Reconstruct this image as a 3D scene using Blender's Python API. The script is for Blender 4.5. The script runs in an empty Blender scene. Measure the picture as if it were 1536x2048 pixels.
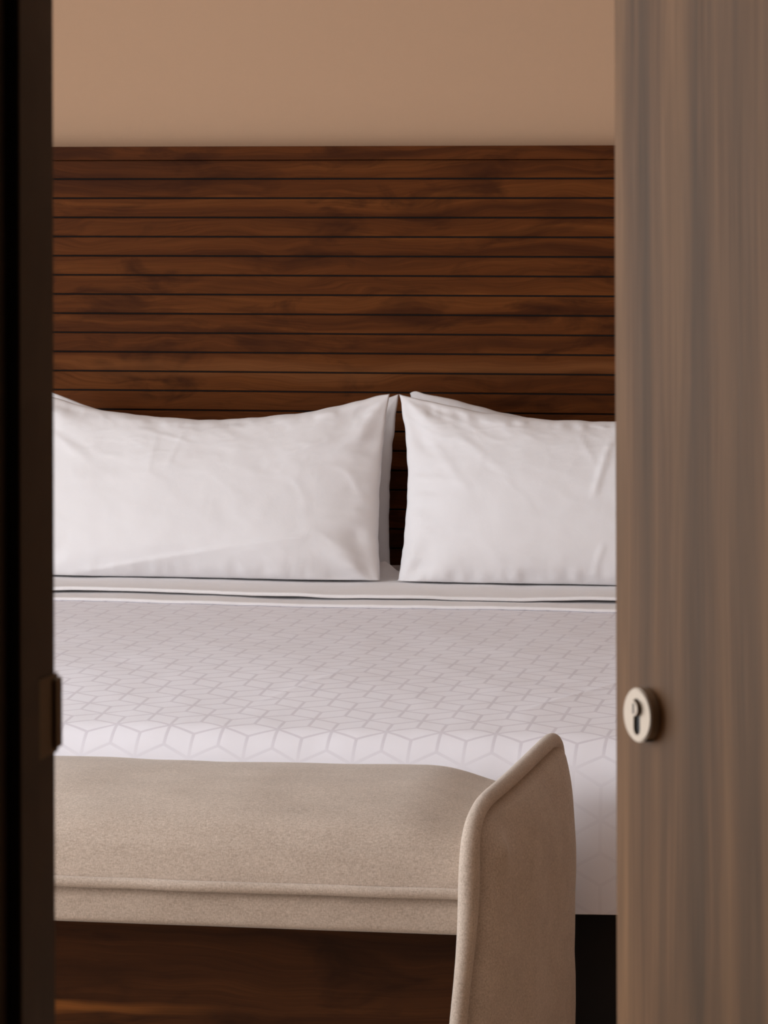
import bpy, bmesh, math, random
from mathutils import Vector, Matrix, noise

scene = bpy.context.scene
C = scene.collection
PI = math.pi
random.seed(4)

# ------------------------------------------------------------------ camera
YAW, EYE = 11.0, 1.54
cam_d = bpy.data.cameras.new('camera')
cam = bpy.data.objects.new('camera', cam_d)
C.objects.link(cam)
cam_d.sensor_fit = 'VERTICAL'
cam_d.sensor_height = 36.0
cam_d.lens = 8000 / 2048 * 36.0            # long lens
cam_d.shift_y = -(1024 - 300) / 2048       # level camera, dropped frame: verticals stay upright
cam_d.clip_start = 0.05
cam_d.dof.use_dof = True
cam_d.dof.focus_distance = 7.4
cam_d.dof.aperture_fstop = 22
cam.matrix_world = (Matrix.Translation((0, 0, EYE)) @ Matrix.Rotation(math.radians(YAW), 4, 'Z')
                    @ Matrix.Rotation(PI / 2, 4, 'X') @ Matrix.Rotation(math.radians(-0.15), 4, 'Z'))
scene.camera = cam

# ------------------------------------------------------------------ world, window light, exposure
world = bpy.data.worlds.new('sky'); scene.world = world
world.use_nodes = True
bg = world.node_tree.nodes['Background']
bg.inputs['Color'].default_value = (0.72, 0.82, 1.0, 1); bg.inputs['Strength'].default_value = 0.6
WIN_Y0, WIN_Y1, WIN_Z0, WIN_Z1, WALL_L = 2.98, 6.6, 0.08, 2.60, -4.6
ld = bpy.data.lights.new('window_daylight', 'AREA')
ld.shape = 'RECTANGLE'; ld.size = WIN_Z1 - WIN_Z0; ld.size_y = WIN_Y1 - WIN_Y0
ld.energy = 200; ld.color = (0.905, 0.955, 1.0)
lo = bpy.data.objects.new('window_daylight', ld); C.objects.link(lo)
lo.location = (WALL_L - 0.10, (WIN_Y0 + WIN_Y1) / 2, (WIN_Z0 + WIN_Z1) / 2)
lo.rotation_euler = (0, -PI / 2, 0)

vs = scene.view_settings
vs.view_transform = 'Standard'; vs.look = 'None'; vs.gamma = 1; vs.use_curve_mapping = False
vs.exposure = 0.0
scene.cycles.max_bounces = 10
scene.cycles.diffuse_bounces = 6


# ------------------------------------------------------------------ node helpers
class NT:
    def __init__(s, name):
        s.m = bpy.data.materials.new(name); s.m.use_nodes = True
        s.t = s.m.node_tree; s.n = s.t.nodes; s.p = s.n['Principled BSDF']
    def node(s, kind, **kw):
        nd = s.n.new(kind)
        for k, v in kw.items(): setattr(nd, k, v)
        return nd
    def put(s, sock, v):
        if isinstance(v, bpy.types.NodeSocket): s.t.links.new(v, sock)
        elif v is not None:
            if isinstance(v, (tuple, list)) and len(v) == 3 and sock.type == 'RGBA': v = (*v, 1)
            sock.default_value = v
    def math(s, op, a, b=None, c=None):
        nd = s.node('ShaderNodeMath', operation=op)
        s.put(nd.inputs[0], a); s.put(nd.inputs[1], b)
        if c is not None: s.put(nd.inputs[2], c)
        return nd.outputs[0]
    def noise(s, vec, scale, detail=4, rough=0.55, dist=0.0, out='Fac'):
        nd = s.node('ShaderNodeTexNoise')
        s.put(nd.inputs['Vector'], vec); nd.inputs['Scale'].default_value = scale
        nd.inputs['Detail'].default_value = detail; nd.inputs['Roughness'].default_value = rough
        nd.inputs['Distortion'].default_value = dist
        return nd.outputs[out]
    def mapping(s, vec, scale=(1, 1, 1), loc=(0, 0, 0), rot=(0, 0, 0)):
        nd = s.node('ShaderNodeMapping')
        s.put(nd.inputs['Vector'], vec)
        nd.inputs['Scale'].default_value = scale; nd.inputs['Location'].default_value = loc
        nd.inputs['Rotation'].default_value = rot
        return nd.outputs[0]
    def ramp(s, fac, stops):
        nd = s.node('ShaderNodeValToRGB'); s.put(nd.inputs[0], fac)
        el = nd.color_ramp.elements
        while len(el) < len(stops): el.new(0.5)
        for e, (p, c) in zip(el, stops):
            e.position = p
            e.color = (c, c, c, 1) if isinstance(c, (int, float)) else (*c, 1)
        return nd.outputs[0]
    def mix(s, fac, a, b, mode='MIX'):
        nd = s.node('ShaderNodeMix', data_type='RGBA', blend_type=mode)
        s.put(nd.inputs[0], fac); s.put(nd.inputs[6], a); s.put(nd.inputs[7], b)
        return nd.outputs[2]
    def coord(s, which='Object', obj=None):
        nd = s.node('ShaderNodeTexCoord')
        if obj: nd.object = obj
        return nd.outputs[which]
    def bump(s, h, strength, dist, normal=None):
        nd = s.node('ShaderNodeBump'); s.put(nd.inputs['Height'], h)
        nd.inputs['Strength'].default_value = strength; nd.inputs['Distance'].default_value = dist
        if normal is not None: s.put(nd.inputs['Normal'], normal)
        return nd.outputs[0]
    def out(s, color=None, rough=None, normal=None, **kw):
        if color is not None: s.put(s.p.inputs['Base Color'], color)
        if rough is not None: s.put(s.p.inputs['Roughness'], rough)
        if normal is not None: s.put(s.p.inputs['Normal'], normal)
        for k, v in kw.items(): s.put(s.p.inputs[k.replace('_', ' ')], v)
        return s.m


def mat_plain(name, col, rough=0.6, metallic=0.0, var=0.06, scale=8):
    t = NT(name)
    f = t.noise(t.coord(), scale)
    a = tuple(c * (1 - var) for c in col); b = tuple(min(1, c * (1 + var)) for c in col)
    return t.out(t.mix(f, a, b), rough, Metallic=metallic)


def mat_plaster(name, col, rough=0.85):
    t = NT(name); co = t.coord()
    big = t.noise(co, 1.2, 3); fine = t.noise(t.mapping(co, (420, 420, 420)), 1, 2)
    c = t.mix(t.math('MULTIPLY', big, 0.7), col, tuple(v * 0.93 for v in col))
    c = t.mix(t.math('MULTIPLY', fine, 0.22), c, tuple(v * 0.80 for v in col))
    return t.out(c, rough, t.bump(fine, 0.12, 0.001))


def mat_wood(name, dark, mid, light, grain='X', ref=None, rough=0.45, gloss_var=0.1, fig=1.0,
             streaks=(), spec=0.5, coat=0.0, wl=1.5, bl_along=4.5, bl_amt=0.75):
    """walnut veneer; grain along X or Z; streaks = [(position across, half width, colour, x centre, x half length)]"""
    t = NT(name)
    co = t.coord('Object', ref)
    L, A = (0, 2) if grain == 'X' else (2, 0)          # along, across
    def sc(l, a, o=1.0):
        v = [o, o, o]; v[L] = l; v[A] = a; v[1] = min(v[1], 3.0)
        return tuple(v)
    warp = t.noise(t.mapping(co, sc(wl, 5.0)), 1.0, 3, 0.55)
    sep = t.node('ShaderNodeSeparateXYZ'); t.put(sep.inputs[0], co)
    across = sep.outputs[A]; along = sep.outputs[L]
    acr = t.math('ADD', across, t.math('MULTIPLY', t.math('SUBTRACT', warp, 0.5), 0.16 * fig))
    cmb = t.node('ShaderNodeCombineXYZ'); t.put(cmb.inputs[L], along); t.put(cmb.inputs[A], acr)
    t.put(cmb.inputs[1], sep.outputs[1])
    wco = cmb.outputs[0]
    bands = t.noise(t.mapping(wco, sc(0.55, 22.0)), 1.0, 5, 0.6)
    fine = t.noise(t.mapping(wco, sc(5.0, 330.0)), 1.0, 3, 0.6)
    blot = t.noise(t.mapping(wco, sc(bl_along, 15.0), (3.1, 1.7, 5.2)), 1.0, 4, 0.6, 0.6)
    c = t.ramp(bands, [(0.30, dark), (0.50, mid), (0.70, light)])
    bl = t.ramp(blot, [(0.50, 0.0), (0.66, bl_amt)])
    c = t.mix(bl, c, tuple(v * 0.8 for v in dark))
    fm = t.ramp(fine, [(0.35, 0.0), (0.62, 0.30)])
    c = t.mix(fm, c, tuple(v * 0.62 for v in dark))
    for (a0, hw, col, x0, xl) in streaks:
        da = t.math('DIVIDE', t.math('ABSOLUTE', t.math('SUBTRACT', acr, a0)), hw)
        dl = t.math('DIVIDE', t.math('ABSOLUTE', t.math('SUBTRACT', along, x0)), xl)
        m = t.math('MULTIPLY', t.math('SMOOTH_MIN', 1.0, t.math('MAXIMUM', t.math('SUBTRACT', 1.3, da), 0), 0.3),
                   t.math('MINIMUM', 1.0, t.math('MAXIMUM', t.math('MULTIPLY', t.math('SUBTRACT', 1.0, dl), 2.0), 0)))
        m = t.math('MULTIPLY', m, t.math('SUBTRACT', 1.0, t.math('MULTIPLY', fm, 1.0)))
        c = t.mix(t.math('MULTIPLY', m, 0.8), c, col)
    r = t.math('ADD', rough - gloss_var / 2, t.math('MULTIPLY', fine, gloss_var))
    return t.out(c, r, t.bump(fine, 0.10, 0.0006), Specular_IOR_Level=spec, Coat_Weight=coat, Coat_Roughness=0.35)


def mat_linen(name, col, weave=0.12, rough=0.9):
    t = NT(name); co = t.coord()
    big = t.noise(co, 5, 3)
    th = t.noise(t.mapping(co, (160, 160, 900)), 1, 2); tv = t.noise(t.mapping(co, (900, 160, 160)), 1, 2)
    w = t.math('ADD', th, tv)
    c = t.mix(t.math('MULTIPLY', big, 0.35), col, tuple(v * 0.93 for v in col))
    crumple = t.noise(co, 14, 5, 0.5, 0.8)
    nb = t.bump(crumple, 0.10, 0.012)
    return t.out(c, rough, t.bump(w, weave, 0.0006, nb), Sheen_Weight=0.15, Specular_IOR_Level=0.2)


def mat_heather(name, light, dark, rough=0.95):
    t = NT(name); co = t.coord()
    a = t.noise(t.mapping(co, (170, 500, 500)), 1, 3, 0.6)
    b = t.noise(t.mapping(co, (600, 300, 260)), 1, 2, 0.6)
    big = t.noise(t.mapping(co, (9, 22, 22)), 1, 4, 0.6)
    s = t.math('ADD', t.math('MULTIPLY', a, 0.5), t.math('MULTIPLY', b, 0.5))
    s = t.math('ADD', s, t.math('MULTIPLY', t.math('SUBTRACT', big, 0.5), 0.22))
    c = t.ramp(s, [(0.34, dark), (0.50, tuple((x + y) / 2 for x, y in zip(light, dark))), (0.64, light)])
    return t.out(c, rough, t.bump(s, 0.25, 0.0015), Sheen_Weight=0.25, Sheen_Roughness=0.5, Specular_IOR_Level=0.15)


def mat_cubes(name, col, line, S=0.093, width=0.030, ang=0.0, off=(0.0, 0.0)):
    """woven tumbling block lines, laid out on the flat cloth (UV in metres)"""
    t = NT(name)
    uv = t.node('ShaderNodeUVMap').outputs[0]
    uvn = t.mapping(uv, (1 / S, 1 / S, 1), (off[0], off[1], 0), (0, 0, ang))
    sep = t.node('ShaderNodeSeparateXYZ'); t.put(sep.inputs[0], uvn)
    x, y = sep.outputs[0], sep.outputs[1]; R3 = math.sqrt(3)
    def cen(v, per, o):
        return t.math('SUBTRACT', t.math('FLOORED_MODULO', t.math('ADD', v, o), per), per / 2)
    ax, ay = cen(x, 1.0, 0.5), cen(y, R3, R3 / 2)
    bx, by = cen(x, 1.0, 0.0), cen(y, R3, 0.0)
    la = t.math('ADD', t.math('MULTIPLY', ax, ax), t.math('MULTIPLY', ay, ay))
    lb = t.math('ADD', t.math('MULTIPLY', bx, bx), t.math('MULTIPLY', by, by))
    pick = t.math('LESS_THAN', la, lb); inv = t.math('SUBTRACT', 1.0, pick)
    qx = t.math('ADD', t.math('MULTIPLY', ax, pick), t.math('MULTIPLY', bx, inv))
    qy = t.math('ADD', t.math('MULTIPLY', ay, pick), t.math('MULTIPLY', by, inv))
    r = t.math('SQRT', t.math('MINIMUM', la, lb))
    an = t.math('ARCTAN2', qy, qx)                    # spokes at 30 + 60 k degrees
    fold = t.math('SUBTRACT', t.math('FLOORED_MODULO', an, PI / 3), PI / 6)
    d = t.math('MULTIPLY', r, t.math('ABSOLUTE', t.math('SINE', fold)))
    m = t.ramp(d, [(width * 0.75, 1.0), (width * 1.25, 0.0)])
    su = t.node('ShaderNodeSeparateXYZ'); t.put(su.inputs[0], uv)
    m = t.math('MULTIPLY', m, t.ramp(su.outputs[1], [(0.0, 0.22), (0.05, 1.0)]))      # pattern lines are coloured fainter towards the hem
    co = t.coord()
    big = t.noise(co, 4, 3)
    c = t.mix(t.math('MULTIPLY', big, 0.3), col, tuple(v * 0.95 for v in col))
    c = t.mix(m, c, line)
    crumple = t.noise(co, 9, 4, 0.5, 0.5)
    w = t.math('ADD', t.noise(t.mapping(uv, (900, 200, 1)), 1, 2), t.noise(t.mapping(uv, (200, 900, 1)), 1, 2))
    return t.out(c, t.math('SUBTRACT', 0.75, t.math('MULTIPLY', m, 0.2)),
                 t.bump(w, 0.08, 0.0005, t.bump(crumple, 0.08, 0.012)), Sheen_Weight=0.12, Specular_IOR_Level=0.3)


# ------------------------------------------------------------------ mesh helpers
def link(name, me, m=None, parent=None, smooth=False, loc=None, rotz=None):
    o = bpy.data.objects.new(name, me)
    C.objects.link(o)
    if m is not None and not me.materials: me.materials.append(m)
    if parent is not None: o.parent = parent
    if smooth:
        for p in me.polygons: p.use_smooth = True
    if loc is not None: o.location = loc
    if rotz is not None: o.rotation_euler.z = rotz
    return o

def tag(o, label, cat=None, group=None, kind=None):
    o['label'] = label
    if cat: o['category'] = cat
    if group: o['group'] = group
    if kind: o['kind'] = kind
    return o

def thing(name, label, cat, loc=(0, 0, 0), rotz=0.0, group=None, kind=None):
    o = bpy.data.objects.new(name, None); C.objects.link(o)
    o.location = loc; o.rotation_euler = (0, 0, rotz); o.empty_display_size = 0.1
    return tag(o, label, cat, group, kind)

def bm_mesh(bm, name):
    bmesh.ops.recalc_face_normals(bm, faces=bm.faces)
    me = bpy.data.meshes.new(name); bm.to_mesh(me); bm.free()
    return me

def box(bm, x0, x1, y0, y1, z0, z1, bev=0.0, seg=2):
    r = bmesh.ops.create_cube(bm, size=1.0)
    vs_ = r['verts']
    bmesh.ops.scale(bm, vec=(x1 - x0, y1 - y0, z1 - z0), verts=vs_)
    bmesh.ops.translate(bm, vec=((x0 + x1) / 2, (y0 + y1) / 2, (z0 + z1) / 2), verts=vs_)
    if bev > 0:
        es = {e for v in vs_ for e in v.link_edges}
        bmesh.ops.bevel(bm, geom=list(es), offset=bev, segments=seg, affect='EDGES', profile=0.5)

def box_mesh(name, dims, bev=0.0, seg=2):
    bm = bmesh.new(); box(bm, *dims, bev=bev, seg=seg)
    return bm_mesh(bm, name)

def boxes_mesh(name, lst, bev=0.0):
    bm = bmesh.new()
    for d in lst: box(bm, *d, bev=bev)
    return bm_mesh(bm, name)

def grid_mesh(name, pts, closed_u=False, closed_v=False, uv=None):
    """pts[i][j] -> Vector"""
    nu, nv = len(pts), len(pts[0])
    verts = [p for row in pts for p in row]
    faces = []
    for i in range(nu - (0 if closed_u else 1)):
        for j in range(nv - (0 if closed_v else 1)):
            a = i * nv + j; b = ((i + 1) % nu) * nv + j
            c = ((i + 1) % nu) * nv + (j + 1) % nv; d = i * nv + (j + 1) % nv
            faces.append((a, b, c, d))
    me = bpy.data.meshes.new(name); me.from_pydata([tuple(v) for v in verts], [], faces)
    if uv is not None:
        lay = me.uv_layers.new(name='UVMap')
        flat = [p for row in uv for p in row]
        for lp in me.loops: lay.data[lp.index].uv = flat[lp.vertex_index]
    me.update()
    return me

def tube(path, radius, seg=10, cap=True, rfun=None, flat=None, up=(0.123, 0.456, 0.9)):
    """tube mesh points along a path; rfun(i)->radius; flat = (vector, factor) squashes along a direction"""
    n = len(path); rows = []
    up = Vector(up).normalized()
    for i, p in enumerate(path):
        t = (path[min(i + 1, n - 1)] - path[max(i - 1, 0)]).normalized()
        a = t.cross(up); a.normalize(); b = t.cross(a)
        r = rfun(i) if rfun else radius
        row = []
        for k in range(seg):
            an = 2 * PI * k / seg
            off = (a * math.cos(an) + b * math.sin(an)) * r
            if flat: off += flat[0] * (off.dot(flat[0]) * (flat[1] - 1))
            row.append(p + off)
        rows.append(row)
    if cap:
        rows = [[path[0]] * seg] + rows + [[path[-1]] * seg]
    return rows

def fbm(x, y, z=0.0, oct=3):
    v, a = 0.0, 1.0
    for k in range(oct):
        v += a * noise.noise(Vector((x, y, z + 7.3 * k))); x *= 2.03; y *= 2.03; a *= 0.5
    return v

def sstep(a, b, x):
    t = min(1, max(0, (x - a) / (b - a))); return t * t * (3 - 2 * t)


# ------------------------------------------------------------------ materials
M = {}
M['wall'] = mat_plaster('beige_wall_paint', (0.51, 0.325, 0.205))
M['ceiling'] = mat_plaster('ceiling_paint', (0.80, 0.78, 0.76))
M['corridor'] = mat_plaster('corridor_paint', (0.22, 0.17, 0.13))
M['floor'] = mat_heather('carpet_pile', (0.46, 0.37, 0.28), (0.34, 0.26, 0.19))
M['black'] = mat_plain('black_base', (0.012, 0.010, 0.010), 0.8)
M['metal'] = mat_plain('champagne_metal', (0.38, 0.305, 0.235), 0.55, 0.5, 0.04)
M['bronze'] = mat_plain('dark_bronze', (0.20, 0.14, 0.08), 0.5, 0.7, 0.05)
M['keydark'] = mat_plain('keyhole_black', (0.015, 0.012, 0.01), 0.7)
M['linen'] = mat_linen('white_cotton', (0.82, 0.80, 0.81))
M['sheet'] = mat_linen('sheet_cotton', (0.86, 0.835, 0.84), 0.08)
M['cubes'] = mat_cubes('cube_pattern_cotton', (0.92, 0.905, 0.965), (0.765, 0.735, 0.80), ang=0.0, off=(-.56, 0.0))
M['heather'] = mat_heather('oatmeal_wool', (0.61, 0.51, 0.43), (0.385, 0.310, 0.250))
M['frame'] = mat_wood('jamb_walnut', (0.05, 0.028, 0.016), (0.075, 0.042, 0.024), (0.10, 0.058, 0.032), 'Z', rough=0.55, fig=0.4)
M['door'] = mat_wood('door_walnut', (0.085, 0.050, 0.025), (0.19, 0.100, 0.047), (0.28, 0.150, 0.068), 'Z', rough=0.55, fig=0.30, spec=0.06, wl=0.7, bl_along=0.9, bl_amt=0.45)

# ------------------------------------------------------------------ room
HB_Y = 8.80              # headboard face
WALL_B = 8.86            # back wall face
WALL_R = 1.6
WALL_F = 2.86            # bedroom face of the door wall
WALL_F0 = 2.70           # corridor face
CEIL = 2.75
JX, HX = -0.805, 0.060   # door opening left side / hinge side
DOOR_H = 2.12

def structure(name, me, m, label, cat, smooth=False):
    o = link(name, me, m, None, smooth)
    return tag(o, label, cat, None, 'structure')

structure('floor', box_mesh('floor', (WALL_L - .2, WALL_R + .2, -1.4, WALL_B + .2, -0.1, 0)), M['floor'],
          'beige carpeted floor under the bed and bench', 'floor')
structure('ceiling', box_mesh('ceiling', (WALL_L - .2, WALL_R + .2, -1.4, WALL_B + .2, CEIL, CEIL + .1)), M['ceiling'],
          'pale ceiling above the bedroom', 'ceiling')
structure('wall_back', box_mesh('wall_back', (WALL_L, WALL_R, WALL_B, WALL_B + .15, 0, CEIL)), M['wall'],
          'plain beige wall above the wooden headboard', 'wall')
structure('wall_right', box_mesh('wall_right', (WALL_R, WALL_R + .15, -1.3, WALL_B + .15, 0, CEIL)), M['wall'],
          'beige side wall to the right of the bed, behind the door', 'wall')
WL = WALL_L
structure('wall_left', boxes_mesh('wall_left', [
    (WL - .15, WL, WALL_F0, WIN_Y0, 0, CEIL), (WL - .15, WL, WIN_Y1, WALL_B + .15, 0, CEIL),
    (WL - .15, WL, WIN_Y0, WIN_Y1, 0, WIN_Z0), (WL - .15, WL, WIN_Y0, WIN_Y1, WIN_Z1, CEIL)]), M['wall'],
    'beige side wall with the window, left of the bed', 'wall')
structure('wall_front', boxes_mesh('wall_front', [
    (WALL_L - .15, JX - .03, WALL_F0, WALL_F, 0, CEIL), (HX + .03, WALL_R, WALL_F0, WALL_F, 0, CEIL),
    (JX - .03, HX + .03, WALL_F0, WALL_F, DOOR_H + .03, CEIL)]), M['wall'],
    'beige wall that holds the doorway', 'wall')
structure('wall_corridor', boxes_mesh('wall_corridor', [
    (-1.75, -1.6, -1.3, WALL_F0, 0, CEIL), (-1.75, WALL_R, -1.4, -1.25, 0, CEIL)]), M['corridor'],
    'dark corridor wall behind the viewer', 'wall')

# window (out of frame, the source of the daylight)
win = thing('window_1', 'white framed window in the left wall', 'window', (WL - .06, WIN_Y0, WIN_Z0), 0, None, 'structure')
WY, WZ = WIN_Y1 - WIN_Y0, WIN_Z1 - WIN_Z0
M['white'] = mat_plain('white_frame', (0.75, 0.73, 0.70), 0.5)
link('window_frame', boxes_mesh('window_frame', [
    (-.03, .03, 0, WY, 0, .05), (-.03, .03, 0, WY, WZ - .05, WZ), (-.03, .03, 0, .05, .05, WZ - .05),
    (-.03, .03, WY - .05, WY, .05, WZ - .05)]), M['white'], win)
link('window_mullion', box_mesh('window_mullion', (-.025, .025, WY / 2 - .025, WY / 2 + .025, .05, WZ - .05)), M['white'], win)
link('window_sill', box_mesh('window_sill', (.03, .16, -.03, WY + .03, -.04, 0.0), .004), M['white'], win)

# ------------------------------------------------------------------ door frame (left jamb in view)
jamb = thing('trim_1', 'dark walnut door jamb at the left edge of the doorway', 'door frame', (JX, WALL_F0, 0), 0, None, 'structure')
TH = WALL_F - WALL_F0
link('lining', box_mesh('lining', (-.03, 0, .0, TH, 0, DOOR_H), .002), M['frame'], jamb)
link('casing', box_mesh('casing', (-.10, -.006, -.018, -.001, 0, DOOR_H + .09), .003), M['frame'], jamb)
link('door_stop', box_mesh('door_stop', (.0005, .010, .035, .085, 0, DOOR_H), .002), M['frame'], jamb)
# strike plate with a rounded lip
bm = bmesh.new()
box(bm, 0.0005, 0.0022, 0.092, TH, 1.096, 1.154)
box(bm, 0.0005, 0.0048, TH - .014, TH + .004, 1.099, 1.151, bev=.0020, seg=3)
sp = link('strike_plate', bm_mesh(bm, 'strike_plate'), M['bronze'], jamb)
sp['label'] = 'small bronze strike plate with a rounded lip'
rj = thing('trim_2', 'dark walnut jamb on the hinge side of the doorway', 'door frame', (HX, WALL_F0, 0), 0, None, 'structure')
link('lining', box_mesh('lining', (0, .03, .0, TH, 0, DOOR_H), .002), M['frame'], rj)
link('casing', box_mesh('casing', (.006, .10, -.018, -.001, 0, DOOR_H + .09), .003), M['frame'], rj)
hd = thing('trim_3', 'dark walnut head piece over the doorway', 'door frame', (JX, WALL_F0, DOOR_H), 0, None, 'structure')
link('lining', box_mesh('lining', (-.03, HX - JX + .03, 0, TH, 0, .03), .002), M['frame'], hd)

# ------------------------------------------------------------------ door leaf, swung into the bedroom
DW = 0.852
door_ang = math.atan2(0.785, -0.620)
door = thing('door_1', 'walnut veneered door standing ajar with a round keyhole plate', 'door', (0.050, WALL_F + .004, 0.008), door_ang, None, 'structure')
leaf = link('leaf', box_mesh('leaf', (0, DW, -.042, 0, 0, DOOR_H - .012), .0015), M['door'], door)

def keyhole_loop(r, w, bottom, n=28):
    """euro profile: circle radius r at the origin with a slot of half width w down to `bottom`"""
    a0 = math.asin(w / r)
    pts = []
    for k in range(n + 1):
        a = -PI / 2 + a0 + (2 * PI - 2 * a0) * k / n
        pts.append((r * math.cos(a), r * math.sin(a)))
    m = 8
    for k in range(m + 1):
        a = PI + PI * k / m
        pts.append((w * math.cos(a), bottom + w + w * math.sin(a)))
    return pts

def plate_with_hole(name, R, hole, y0, y1, n=56, cy=0.0):
    """disc in the x-z plane, thickness along y"""
    bm = bmesh.new()
    outer = [bm.verts.new((R * math.cos(2 * PI * k / n), y1, R * math.sin(2 * PI * k / n))) for k in range(n)]
    inner = [bm.verts.new((p[0], y1, p[1] + cy)) for p in hole]
    es = [bm.edges.new((l[i], l[(i + 1) % len(l)])) for l in (outer, inner) for i in range(len(l))]
    bmesh.ops.triangle_fill(bm, use_beauty=True, edges=es)
    fs = list(bm.faces)
    r = bmesh.ops.extrude_face_region(bm, geom=fs)
    vv = [g for g in r['geom'] if isinstance(g, bmesh.types.BMVert)]
    bmesh.ops.translate(bm, vec=(0, y0 - y1, 0), verts=vv)
    rim = [e for e in bm.edges if all(abs(v.co.y - y1) < 1e-6 and abs(math.hypot(v.co.x, v.co.z) - R) < 1e-5 for v in e.verts)]
    bmesh.ops.bevel(bm, geom=rim, offset=.0012, segments=2, affect='EDGES')
    return bm_mesh(bm, name)

hole = keyhole_loop(.0086, .0056, -.0235)
esc = link('keyhole_plate', plate_with_hole('keyhole_plate', .0236, hole, 0.0005, .0105, cy=.006), M['metal'], door,
           loc=(DW - .054, 0, 1.036))
esc['label'] = 'round champagne metal keyhole plate'
link('keyhole_recess', box_mesh('keyhole_recess', (-.012, .012, .0006, .0082, -.022, .017)), M['keydark'], esc)
bm = bmesh.new()
bmesh.ops.create_cone(bm, cap_ends=True, segments=28, radius1=.0072, radius2=.0066, depth=.013,
                      matrix=Matrix.Translation((0, .0075, .006)) @ Matrix.Rotation(-PI / 2, 4, 'X'))
link('lock_cylinder', bm_mesh(bm, 'lock_cylinder'), M['metal'], esc)
link('keyway', box_mesh('keyway', (-.0011, .0011, .0138, .01425, .0015, .0105)), M['keydark'], esc)
for z in (0.25, 1.05, 1.85):
    bm = bmesh.new()
    bmesh.ops.create_cone(bm, cap_ends=True, segments=14, radius1=.008, radius2=.008, depth=.1,
                          matrix=Matrix.Translation((-.004, -.05, z)))
    link('hinge', bm_mesh(bm, 'hinge'), M['bronze'], door)

# ------------------------------------------------------------------ headboard
HB_X0, HB_X1, HB_TOP = -3.15, 0.10, 1.549
PITCH, GAP = 0.0436, 0.0036
hb = thing('headboard', 'dark walnut headboard of narrow horizontal slats behind the pillows', 'headboard',
           ((HB_X0 + HB_X1) / 2, HB_Y, 0))
hw = (HB_X1 - HB_X0) / 2
WD, WM, WLt = (0.045, 0.0130, 0.0040), (0.108, 0.0315, 0.0075), (0.175, 0.056, 0.013)
M['hb'] = mat_wood('headboard_walnut', WD, WM, WLt, 'X', ref=hb, rough=0.5, fig=1.0, spec=0.05,
                   streaks=[(1.047, 0.020, (0.19, 0.070, 0.022), -0.1, 0.95)])
M['groove'] = mat_plain('groove_black', (0.012, 0.006, 0.004), 0.8)
link('backing', box_mesh('backing', (-hw, hw, .012, .058, .10, HB_TOP - .031)), M['groove'], hb)
link('top_rail', box_mesh('top_rail', (-hw - .01, hw + .01, -.012, .058, HB_TOP - .0305, HB_TOP), .0012), M['hb'], hb)
slat_me = box_mesh('slat', (-hw, hw, 0, .0118, -(PITCH - GAP), 0), .0010, 1)
slat_me.materials.append(M['hb'])
z = HB_TOP - .0315
first = True
k = 0
while z > 0.20:
    o = link('slat', slat_me, None, hb)
    o.location = (0, 0.0007 * math.sin(k * 2.4), z)
    z -= PITCH; k += 1

# ------------------------------------------------------------------ bed
BX0, BX1, BCX = -2.46, -0.66, -1.56
BF, MT = 6.49, 0.594                        # mattress front plane, mattress top
bed = thing('bed', 'wide bed with a white mattress on a black base', 'bed', (BCX, (BF + HB_Y) / 2, 0))
def L_(x0, x1, y0, y1, z0, z1):              # world box -> bed local
    cx, cy = BCX, (BF + HB_Y) / 2
    return (x0 - cx, x1 - cx, y0 - cy, y1 - cy, z0, z1)
link('bed_base', box_mesh('bed_base', L_(BX0 + .05, BX1 - .05, BF + .06, HB_Y - .015, .06, .285), .006), M['black'], bed)
link('mattress', box_mesh('mattress', L_(BX0 + .012, BX1 - .012, BF + .014, HB_Y - .02, .287, MT - .036), .08, 5), M['sheet'], bed)
for sx in (BX0 + .15, BX1 - .15):
    for sy in (BF + .2, HB_Y - .2):
        link('leg', box_mesh('leg', L_(sx - .03, sx + .03, sy - .03, sy + .03, 0, .062), .003), M['black'], bed)

# patterned bedspread: flat cloth wrapped over the mattress edges
def crease(p, segs):
    h = 0
    for (x0, y0, x1, y1, w, a) in segs:
        dx, dy = x1 - x0, y1 - y0; l2 = dx * dx + dy * dy
        tt = ((p[0] - x0) * dx + (p[1] - y0) * dy) / l2
        if tt < -.1 or tt > 1.1: continue
        tc = min(1, max(0, tt))
        d = math.hypot(p[0] - x0 - tc * dx, p[1] - y0 - tc * dy)
        h += a * math.exp(-(d / w) ** 2) * sstep(-.1, .2, tt) * (1 - sstep(.8, 1.1, tt))
    return h

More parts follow.
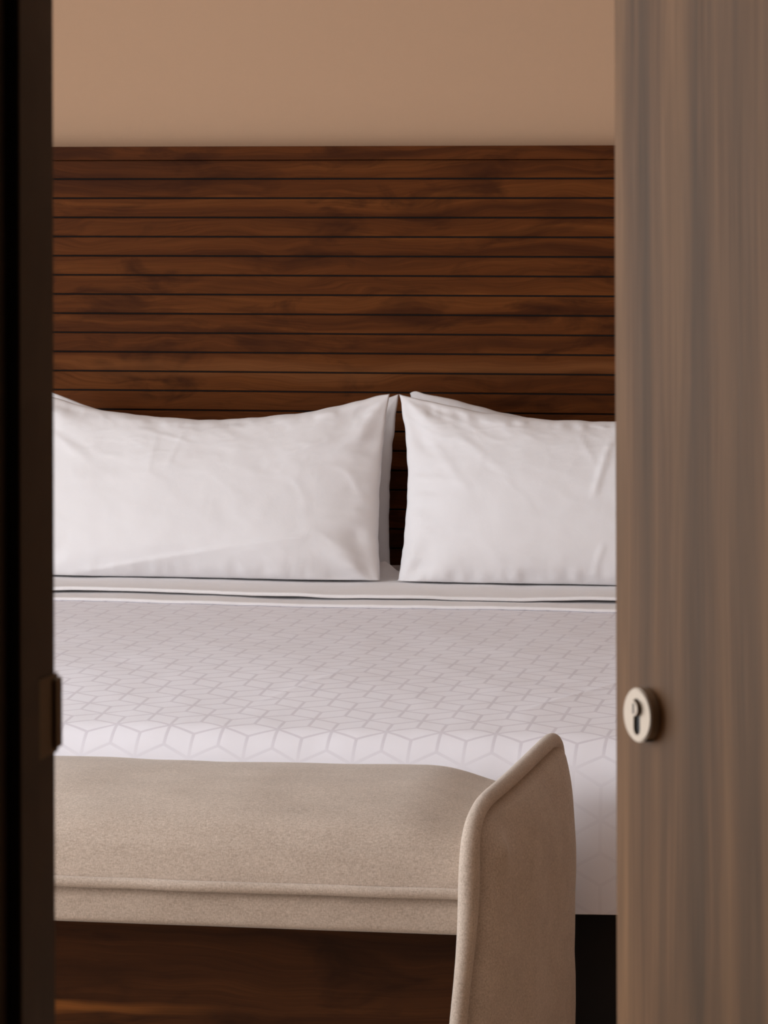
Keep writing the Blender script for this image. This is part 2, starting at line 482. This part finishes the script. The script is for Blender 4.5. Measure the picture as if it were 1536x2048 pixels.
r = .105
SPREAD_BACK = 8.12
drop = .340
def top_h(s, t, s2=None, t2=None):
    """height of the cloth above the flat mattress: soft unevenness, and a crown that falls towards the foot"""
    c = max(0, (7.35 - t) / (7.35 - BF - .105))
    return (0.0035 * fbm(s * 2.6, t * 2.6, 1.0, 2) + .0012 * fbm((s2 or s) * 11, (t2 or t) * 9, 4.0, 2) - .030 * c ** 2)
TOPZ = MT + .006
def wrap(s, t):
    """flat cloth position (s across, t along) -> world"""
    cx = min(max(s, BX0 + r), BX1 - r); cy = max(t, BF + r)
    ex, ey = s - cx, t - cy
    Lg = math.hypot(ex, ey)
    if Lg < 1e-9:
        h = top_h(s, t)
        h += crease((s, t), [(-1.08, 6.72, -.84, 7.3, .006, .0011), (-1.55, 6.75, -1.42, 7.2, .006, .0008)])
        return Vector((s, t, TOPZ + h))
    dx, dy = ex / Lg, ey / Lg
    Lm = drop
    Lg = min(Lg, Lm)
    a = Lg / r
    if a < PI / 2: o, dn = r * math.sin(a), r * (1 - math.cos(a))
    else:          o, dn = r, r + (Lg - r * PI / 2)
    q = s if abs(dy) > abs(dx) else t
    down = sstep(.10, .25, Lg)
    o += down * (.004 * math.sin(q * 31 + 2.2 * fbm(q * 3, 0, 3)) + .007 * fbm(q * 9, Lg * 2.2, 9.0, 2)) + .006 * down
    h = top_h(cx, cy, s, t)
    return Vector((cx + dx * o, cy + dy * o, TOPZ - dn + h))

S0, S1, T0 = BX0 + r - drop, BX1 - r + drop, BF + r - drop
ns, ntt = 300, 330
pts, uvs = [], []
for i in range(ns + 1):
    s = S0 + (S1 - S0) * i / ns; row, ur = [], []
    for j in range(ntt + 1):
        v = j / ntt; t = T0 + (SPREAD_BACK - T0) * (v ** 1.25)
        row.append(wrap(s, t)); ur.append((s - BCX, t - BF))
    pts.append(row); uvs.append(ur)
o = link('bedspread', grid_mesh('bedspread', pts, uv=uvs), M['cubes'], None, True)
sm = o.modifiers.new('thickness', 'SOLIDIFY'); sm.thickness = .005; sm.offset = -1
tag(o, 'white bedspread with a woven pattern of tumbling cubes over the mattress', 'bedspread')

# turned-back layers at the pillow end
def fold_layer(name, y_front, y_back, z_low, thick, wav, seed, label, cat, gap=0.0, ruck=0.0):
    """a folded cloth: rounded front roll, top and under layer, hanging a little at both sides"""
    prof = []
    n = 10
    for k in range(n + 1):
        a = -PI / 2 + PI * k / n
        prof.append((-math.cos(a), math.sin(a)))
    pts = []
    nx = 180
    for i in range(nx + 1):
        s = BX0 - .02 + (BX1 - BX0 + .04) * i / nx
        yo = wav * fbm(s * 2.1, seed, 0, 2)
        lift = gap * max(0, fbm(s * 2.4, seed + 5.5, 2.0, 2))
        tk = thick * (1 + .12 * fbm(s * 3.3, seed, 3.0, 2))
        side = sstep(BX0 + .05, BX0 - .02, s) + sstep(BX1 - .05, BX1 + .02, s)
        row = []
        ys = [y_back - (y_back - y_front - .02) * k / 22 for k in range(23)]
        def zb(y): return z_low + tk / 2 + top_h(s, min(max(y, 7.9), 8.3))
        for y in ys:
            li = lift * (1 - sstep(y_front, y_front + .08, y))
            row.append(Vector((s, y, zb(y) - tk / 2 + li - .02 * side)))
        for (a, b) in prof:
            row.append(Vector((s, y_front + yo + tk / 2 + a * tk / 2, zb(y_front) + b * tk / 2 + lift - .02 * side)))
        for y in reversed(ys):
            li = lift * (1 - sstep(y_front, y_front + .08, y))
            row.append(Vector((s, y, zb(y) + tk / 2 + li + .0012 * fbm(s * 6, y * 6, seed, 2) - .02 * side
                               + ruck * math.exp(-((s + 1.655) / .028) ** 2 - ((y - 8.50) / .04) ** 2))))
        pts.append(row)
    o = link(name, grid_mesh(name, pts), M['sheet'], None, True)
    return tag(o, label, cat)

fold_layer('bed_sheet', 8.055, 8.74, TOPZ + .0004, .0075, .008, 2.0,
           'white sheet hem turned back over the patterned bedspread', 'sheet')
fold_layer('duvet', 8.13, 8.74, TOPZ + .0096, .0080, .010, 8.0,
           'thick white folded duvet edge lying just below the pillows', 'duvet', gap=.010, ruck=.034)
PILLOW_Z = TOPZ + .0212

# ------------------------------------------------------------------ pillows
RAD = math.radians
def make_pillow(name, W, H, T, loc, tilt, yaw, seed, label, creases=(), cx=.045, dip=.05, taper=0.0, dpow=1.8):
    """local x across, y up along the pillow, z towards the viewer; dip = sag of the top seam between its corners"""
    nu, nv = 150, 110
    def outline(u, v):
        x = u * W / 2 * (1 - cx * (1 - v * v) * abs(u) ** 1.0)
        yy = v * H / 2 - (dip if v > 0 else -.012) * (1 - abs(u) ** dpow) * abs(v) ** 1.3
        if v < 0: x *= 1 - taper * v * v
        if v > 0: yy -= .010 * max(0, (abs(u) - .955) / .045) ** 2 * v ** 4 * (dpow < 1.5)
        # seam wobble
        x += (abs(u) ** 8) * .0018 * fbm(v * 7, seed, 1.0, 2)
        yy += (abs(v) ** 8) * .004 * fbm(u * 6, seed, 5.0, 2)
        return x, yy + H / 2
    def thick(u, v, side):
        e = (max(0, 1 - abs(u) ** 2.6) ** .62) * (max(0, 1 - abs(v) ** (2.2 if v > 0 else 4.5)) ** .60)
        sag = 1 + .16 * (-v) * (1 - v * v) * 2
        return T / 2 * e * sag
    rows_f, rows_b = [], []
    for side, rows in ((1, rows_f), (-1, rows_b)):
        for i in range(nu + 1):
            u = math.sin(PI / 2 * (2 * i / nu - 1)) * .35 + (2 * i / nu - 1) * .65
            row = []
            for j in range(nv + 1):
                v = math.sin(PI / 2 * (2 * j / nv - 1)) * .35 + (2 * j / nv - 1) * .65
                x, y = outline(u, v); h = thick(u, v, side)
                w = 0
                edge = min(1, (1 - abs(u)) * 9) * min(1, (1 - abs(v)) * 9)
                w += .0042 * fbm(u * 2.3 + seed, v * 1.7, 1.7 * side, 3)
                rg = 1 - abs(fbm(u * 2.9 + v * 1.6 + seed * 2, v * 2.3 - u * .9, 6.1 + side, 2))
                w += .0022 * max(0, rg - .72) / .28 * (0.35 + .65 * max(abs(u), abs(v)) ** 2)
                rg2 = 1 - abs(fbm(u * 6.1 - v * 2.2, v * 4.4 + u * 2.0 + seed, 2.1 + side, 2))
                w += .0011 * max(0, rg2 - .75) / .25 * max(0, v) ** .5
                # puckers along the seams
                for dd, q, am in ((1 - abs(v), u * W, .0045), (1 - abs(u), v * H, .0045)):
                    w += am * math.exp(-((dd - .10) / .09) ** 2) * max(-.4, fbm(q * 15, seed + 3 * side, dd * 2.2, 2)) * 1.3
                # pulls radiating from the corners
                for sx in (-1, 1):
                    for sy in (-1, 1):
                        ax, ay = (1 - sx * u) * W / 2, (1 - sy * v) * H / 2
                        rr = math.hypot(ax, ay); an = math.atan2(ay, ax + 1e-6)
                        w += .0058 * math.exp(-((rr - .085) / .07) ** 2) * math.sin(an * 6.5 + seed * 3 + sx * 1.3 + sy * 2.1)
                if side == 1: w += crease((x, y), creases)
                h = max(.0012 * edge, h + w * edge)
                row.append(Vector((x, y, side * h)))
            rows.append(row)
    verts, faces = [], []
    W1 = nv + 1
    for rows in (rows_f, rows_b):
        verts += [p for row in rows for p in row]
    N = (nu + 1) * W1
    for i in range(nu):
        for j in range(nv):
            a, b, c, d = i * W1 + j, (i + 1) * W1 + j, (i + 1) * W1 + j + 1, i * W1 + j + 1
            faces.append((a, b, c, d)); faces.append((N + d, N + c, N + b, N + a))
    me = bpy.data.meshes.new(name); me.from_pydata([tuple(v) for v in verts], [], faces)
    bm = bmesh.new(); bm.from_mesh(me)
    bmesh.ops.remove_doubles(bm, verts=bm.verts, dist=1e-5)
    bmesh.ops.recalc_face_normals(bm, faces=bm.faces)
    bm.to_mesh(me); bm.free()
    o = link(name, me, M['linen'], None, True)
    R = Matrix.Rotation(yaw, 4, 'Z') @ Matrix.Rotation(PI / 2 - tilt, 4, 'X')
    low = min((R @ v.co).z for v in me.vertices) + .028
    Ri = R.inverted()
    for v in me.vertices:                                             # squashed flat where it rests on the bedding
        p = R @ v.co
        if p.z < low + .004:
            p.z = low + .004 * math.exp((p.z - low - .004) / .004); v.co = Ri @ p
    o.matrix_world = Matrix.Translation(Vector(loc) - Vector((0, 0, low))) @ R
    return tag(o, label, 'pillow', 'pillows propped against the headboard')

make_pillow('pillow', 0.815, .431, .165, (-2.047, 8.385, PILLOW_Z), RAD(14), 0, 1.3,
            'large white pillow standing in front, left of the dark gap',
            creases=[(-.28, .02, .30, .115, .005, .0028), (-.20, .03, .28, .10, .009, .002), (-.06, .25, -.03, .34, .006, .002),
                     (-.10, .24, -.09, .33, .006, .002), (.17, .27, .33, .34, .007, .003), (-.40, .06, -.28, .10, .018, .006),
                     (-.38, .36, -.24, .27, .012, .005)], cx=.03, dip=.061)
make_pillow('pillow', 0.845, .431, .165, (-1.196, 8.385, PILLOW_Z), RAD(14), 0, 5.1,
            'large white pillow standing in front, right of the dark gap',
            creases=[(-.02, .34, .02, .27, .006, .002), (.05, .33, .02, .20, .007, .005), (.02, .03, .045, .10, .006, .003),
                     (-.37, .36, -.26, .22, .012, .003), (-.30, .35, -.16, .24, .012, .002)], cx=.065, dip=.056, taper=.03)
make_pillow('pillow', 0.80, .418, .12, (-2.053, 8.575, PILLOW_Z), RAD(13), 0, 9.7,
            'white pillow mostly hidden behind the left front pillow', cx=.03, dip=.085)
make_pillow('pillow', 0.84, .430, .12, (-1.208, 8.575, PILLOW_Z), RAD(13), 0, 12.9,
            'white pillow mostly hidden behind the right front pillow', cx=.06, dip=.090, dpow=1.25)

# ------------------------------------------------------------------ bench at the foot of the bed
NX0, NX1, NF, NB = -2.12, -1.035, 5.94, 6.375
bench = thing('bench', 'oatmeal wool upholstered bench with padded winged ends at the foot of the bed', 'bench', ((NX0 + NX1) / 2, (NF + NB) / 2, 0))
bcx, bcy = (NX0 + NX1) / 2, (NF + NB) / 2
SEAM = .418
def catmull(P, n):
    out = []
    for i in range(len(P) - 1):
        p0, p1, p2, p3 = P[max(i - 1, 0)], P[i], P[i + 1], P[min(i + 2, len(P) - 1)]
        for k in range(n):
            t = k / n
            out.append(tuple(.5 * ((2 * b) + (-a + c) * t + (2 * a - 5 * b + 4 * c - d) * t * t + (-a + 3 * b - 3 * c + d) * t ** 3)
                             for a, b, c, d in zip(p0, p1, p2, p3)))
    out.append(P[-1]); return out
prof = catmull([(NF - .006, SEAM), (NF + .001, SEAM + .032), (NF + .018, SEAM + .066), (NF + .06, SEAM + .100), (NF + .16, SEAM + .130),
                (NF + .28, SEAM + .142), (NB - .07, SEAM + .132), (NB - .012, SEAM + .09), (NB, SEAM + .03), (NB - .004, SEAM)], 7)
prof = prof + [(NB - .1, SEAM - .002), (NF + .1, SEAM - .002)]
pts = []
nx = 150
for i in range(nx + 1):
    x = NX0 + (NX1 - NX0) * i / nx
    e = min(x - NX0, NX1 - x)
    f = 1 - .20 * (1 - sstep(-.03, .13, e)) ** 1.5
    row = []
    for (y, z) in prof:
        wv = .0035 * fbm(x * 5, y * 6, z * 3, 2) if z > SEAM + .01 else 0
        row.append(Vector((x - bcx, y - bcy + wv * .4, SEAM + (z - SEAM) * f + wv)))
    pts.append(row)
pts = [[sum(pts[0], Vector()) / len(prof)] * len(prof)] + pts + [[sum(pts[-1], Vector()) / len(prof)] * len(prof)]
link('seat_cushion', grid_mesh('seat_cushion', pts, closed_v=True), M['heather'], bench, True)
# seat front band below the seam
bandp = []
bprof = catmull([(NF + .012, SEAM - .002), (NF + .003, SEAM - .02), (NF + .004, SEAM - .045), (NF + .008, SEAM - .060), (NF + .022, SEAM - .066)], 6)
bprof += [(NB - .02, SEAM - .066), (NB, SEAM - .05), (NB, SEAM - .004)]
for i in range(101):
    x = NX0 + (NX1 - NX0) * i / 100
    bandp.append([Vector((x - bcx, y - bcy + .002 * fbm(x * 6, z * 9, 2.0, 2), z)) for (y, z) in bprof])
link('seat_band', grid_mesh('seat_band', bandp, closed_v=True), M['heather'], bench, True)
# piping between cushion and band
path = []
for i in range(121):
    x = NX0 + (NX1 - NX0) * i / 120
    path.append(Vector((x - bcx, NF - .009 - bcy + .0015 * math.sin(x * 23), SEAM + .001 + .0022 * fbm(x * 5, 1, 1, 2))))
link('piping', grid_mesh('piping', tube(path, .0085, 12), closed_v=True), M['heather'], bench, True)
# wooden panel between the winged ends
M['benchwood'] = mat_wood('bench_walnut', (0.030, 0.0115, 0.005), (0.068, 0.024, 0.008), (0.105, 0.038, 0.011), 'X', rough=0.5, fig=0.8, spec=0.1,
                          streaks=[(0.183, 0.009, (0.34, 0.125, 0.030), -0.42, 0.55)])
wp = link('wood_panel', box_mesh('wood_panel', (NX0 + .01 - bcx, NX1 - .0 - bcx, NF + .20 - bcy, NF + .225 - bcy, .03, SEAM - .068), .002), M['benchwood'], bench)
wp['label'] = 'dark walnut panel below the seat'

# winged end: padded slab with a rolled welt along its front and top edges
def wing(sign):
    D, Z1, Z2, th = .485, .536, .590, .016
    ang = RAD(6.5) * sign
    org = Vector((NX1 + .022 if sign > 0 else NX0 - .022, NF - .012, 0))
    ux = Vector((math.sin(ang), math.cos(ang), 0)) if sign > 0 else Vector((math.sin(ang), math.cos(ang), 0))
    nrm = Vector((math.cos(ang), -math.sin(ang), 0)) * sign          # outward
    loc0 = Vector((bcx, bcy, 0))
    def top(s):
        u = s * D
        zt = Z1 + (Z2 - Z1) * s
        zt -= .020 * (1 - sstep(0, .16, s)) ** 2                       # softened front corner
        zt -= .012 * sstep(.93, 1.0, s)
        return zt
    def frontwave(z):
        return .002 * math.sin(z * 17 + .6)
    def lat(z):                                                        # soft sideways waviness of the front edge
        return .018 * sstep(.20, .41, z) - .026 + .0014 * math.sin(z * 26 + 1.0)
    ns_, nt_ = 60, 90
    outer, inner = [], []
    for i in range(ns_ + 1):
        s = .5 - .5 * math.cos(PI * i / ns_); s = .6 * s + .4 * i / ns_
        ro, ri = [], []
        for j in range(nt_ + 1):
            t = j / nt_; t = .6 * t + .4 * math.sin(PI / 2 * t)
            z = t * top(s)
            es = max(0, 1 - abs(2 * s - 1) ** 7) ** .8
            tt = (top(s) - z) / .17
            et = min(1, tt) if tt > 0 else 0
            et = (1 - (1 - et) ** 2.4) ** .8 if et < 1 else 1
            puff = .034 * es * et
            w = .009 + puff - .015 * max(math.exp(-(s / .022) ** 2), math.exp(-((top(s) - z) / .011) ** 2))
            # dimple and ruck near the welt corner
            w += .009 * math.exp(-(((s - .10) / .05) ** 2 + ((z - Z1 + .055) / .022) ** 2))
            w += -.005 * math.exp(-(((s - .20) / .10) ** 2 + ((z - Z1 + .13) / .06) ** 2))
            w += .0045 * fbm(s * 3.2, z * 6, 3.0, 3) * es * min(1, et * 2)
            l = lat(z) * (1 - sstep(0, .45, s))
            base = org + ux * (s * D + frontwave(z) * (1 - sstep(0, .3, s))) + Vector((l * sign, 0, z)) - loc0
            ro.append(base + nrm * w); ri.append(base - nrm * (th * .9 + .006 * es * et))
        outer.append(ro); inner.append(ri)
    # join outer and inner into one closed shell
    W1 = nt_ + 1; N = (ns_ + 1) * W1
    verts = [tuple(p) for g in (outer, inner) for row in g for p in row]
    faces = []
    for i in range(ns_):
        for j in range(nt_):
            a, b, c, d = i * W1 + j, (i + 1) * W1 + j, (i + 1) * W1 + j + 1, i * W1 + j + 1
            faces.append((a, b, c, d)); faces.append((N + d, N + c, N + b, N + a))
    for j in range(nt_):
        faces.append((j, j + 1, N + j + 1, N + j))
        q = ns_ * W1 + j; faces.append((q + 1, q, N + q, N + q + 1))
    for i in range(ns_):
        a, b = i * W1, (i + 1) * W1; faces.append((b, a, N + a, N + b))
        a, b = i * W1 + nt_, (i + 1) * W1 + nt_; faces.append((a, b, N + b, N + a))
    me = bpy.data.meshes.new('winged_end'); me.from_pydata(verts, [], faces)
    bm = bmesh.new(); bm.from_mesh(me); bmesh.ops.recalc_face_normals(bm, faces=bm.faces); bm.to_mesh(me); bm.free()
    w_ = link('winged_end', me, M['heather'], bench, True)
    # welt path: up the front edge, over the corner, along the sloping top, down the back
    path = []
    n1, n2, n3 = 60, 50, 40
    def P(s, z):
        l = lat(z) * (1 - sstep(0, .45, s))
        return org + ux * (s * D + frontwave(z) * (1 - sstep(0, .3, s))) + Vector((l * sign, 0, z)) - nrm * .001 - loc0
    zc = top(0)
    for k in range(n1): path.append(P(0, .006 + (zc - .012) * k / n1) + ux * -.012)
    for k in range(n2 + 1):
        s = k / n2; path.append(P(s * .995, top(s)) + Vector((0, 0, .008)) + ux * (-.012 * (1 - sstep(0, .12, s))))
    for k in range(1, n3 + 1): path.append(P(1, top(1) - .012 - (top(1) - .02) * k / n3))
    # smooth the path
    for _ in range(14):
        path = [path[0]] + [(path[i - 1] + path[i] * 2 + path[i + 1]) / 4 for i in range(1, len(path) - 1)] + [path[-1]]
    def rf(i):
        p = path[i]
        if i < n1: return .0150 + .002 * math.sin(p.z * 15 + .8) - .0028 * sstep(zc - .06, zc + .01, p.z)
        if i <= n1 + n2: return .0122
        return .011
    rad = [rf(i) for i in range(len(path))]
    for _ in range(30): rad = [rad[0]] + [(rad[i - 1] + rad[i] * 2 + rad[i + 1]) / 4 for i in range(1, len(rad) - 1)] + [rad[-1]]
    link('piping', grid_mesh('piping', tube(path, .013, 14, rfun=lambda i: rad[i], up=(1, .05, .03)), closed_v=True), M['heather'], w_, True)
wing(1)
wing(-1)
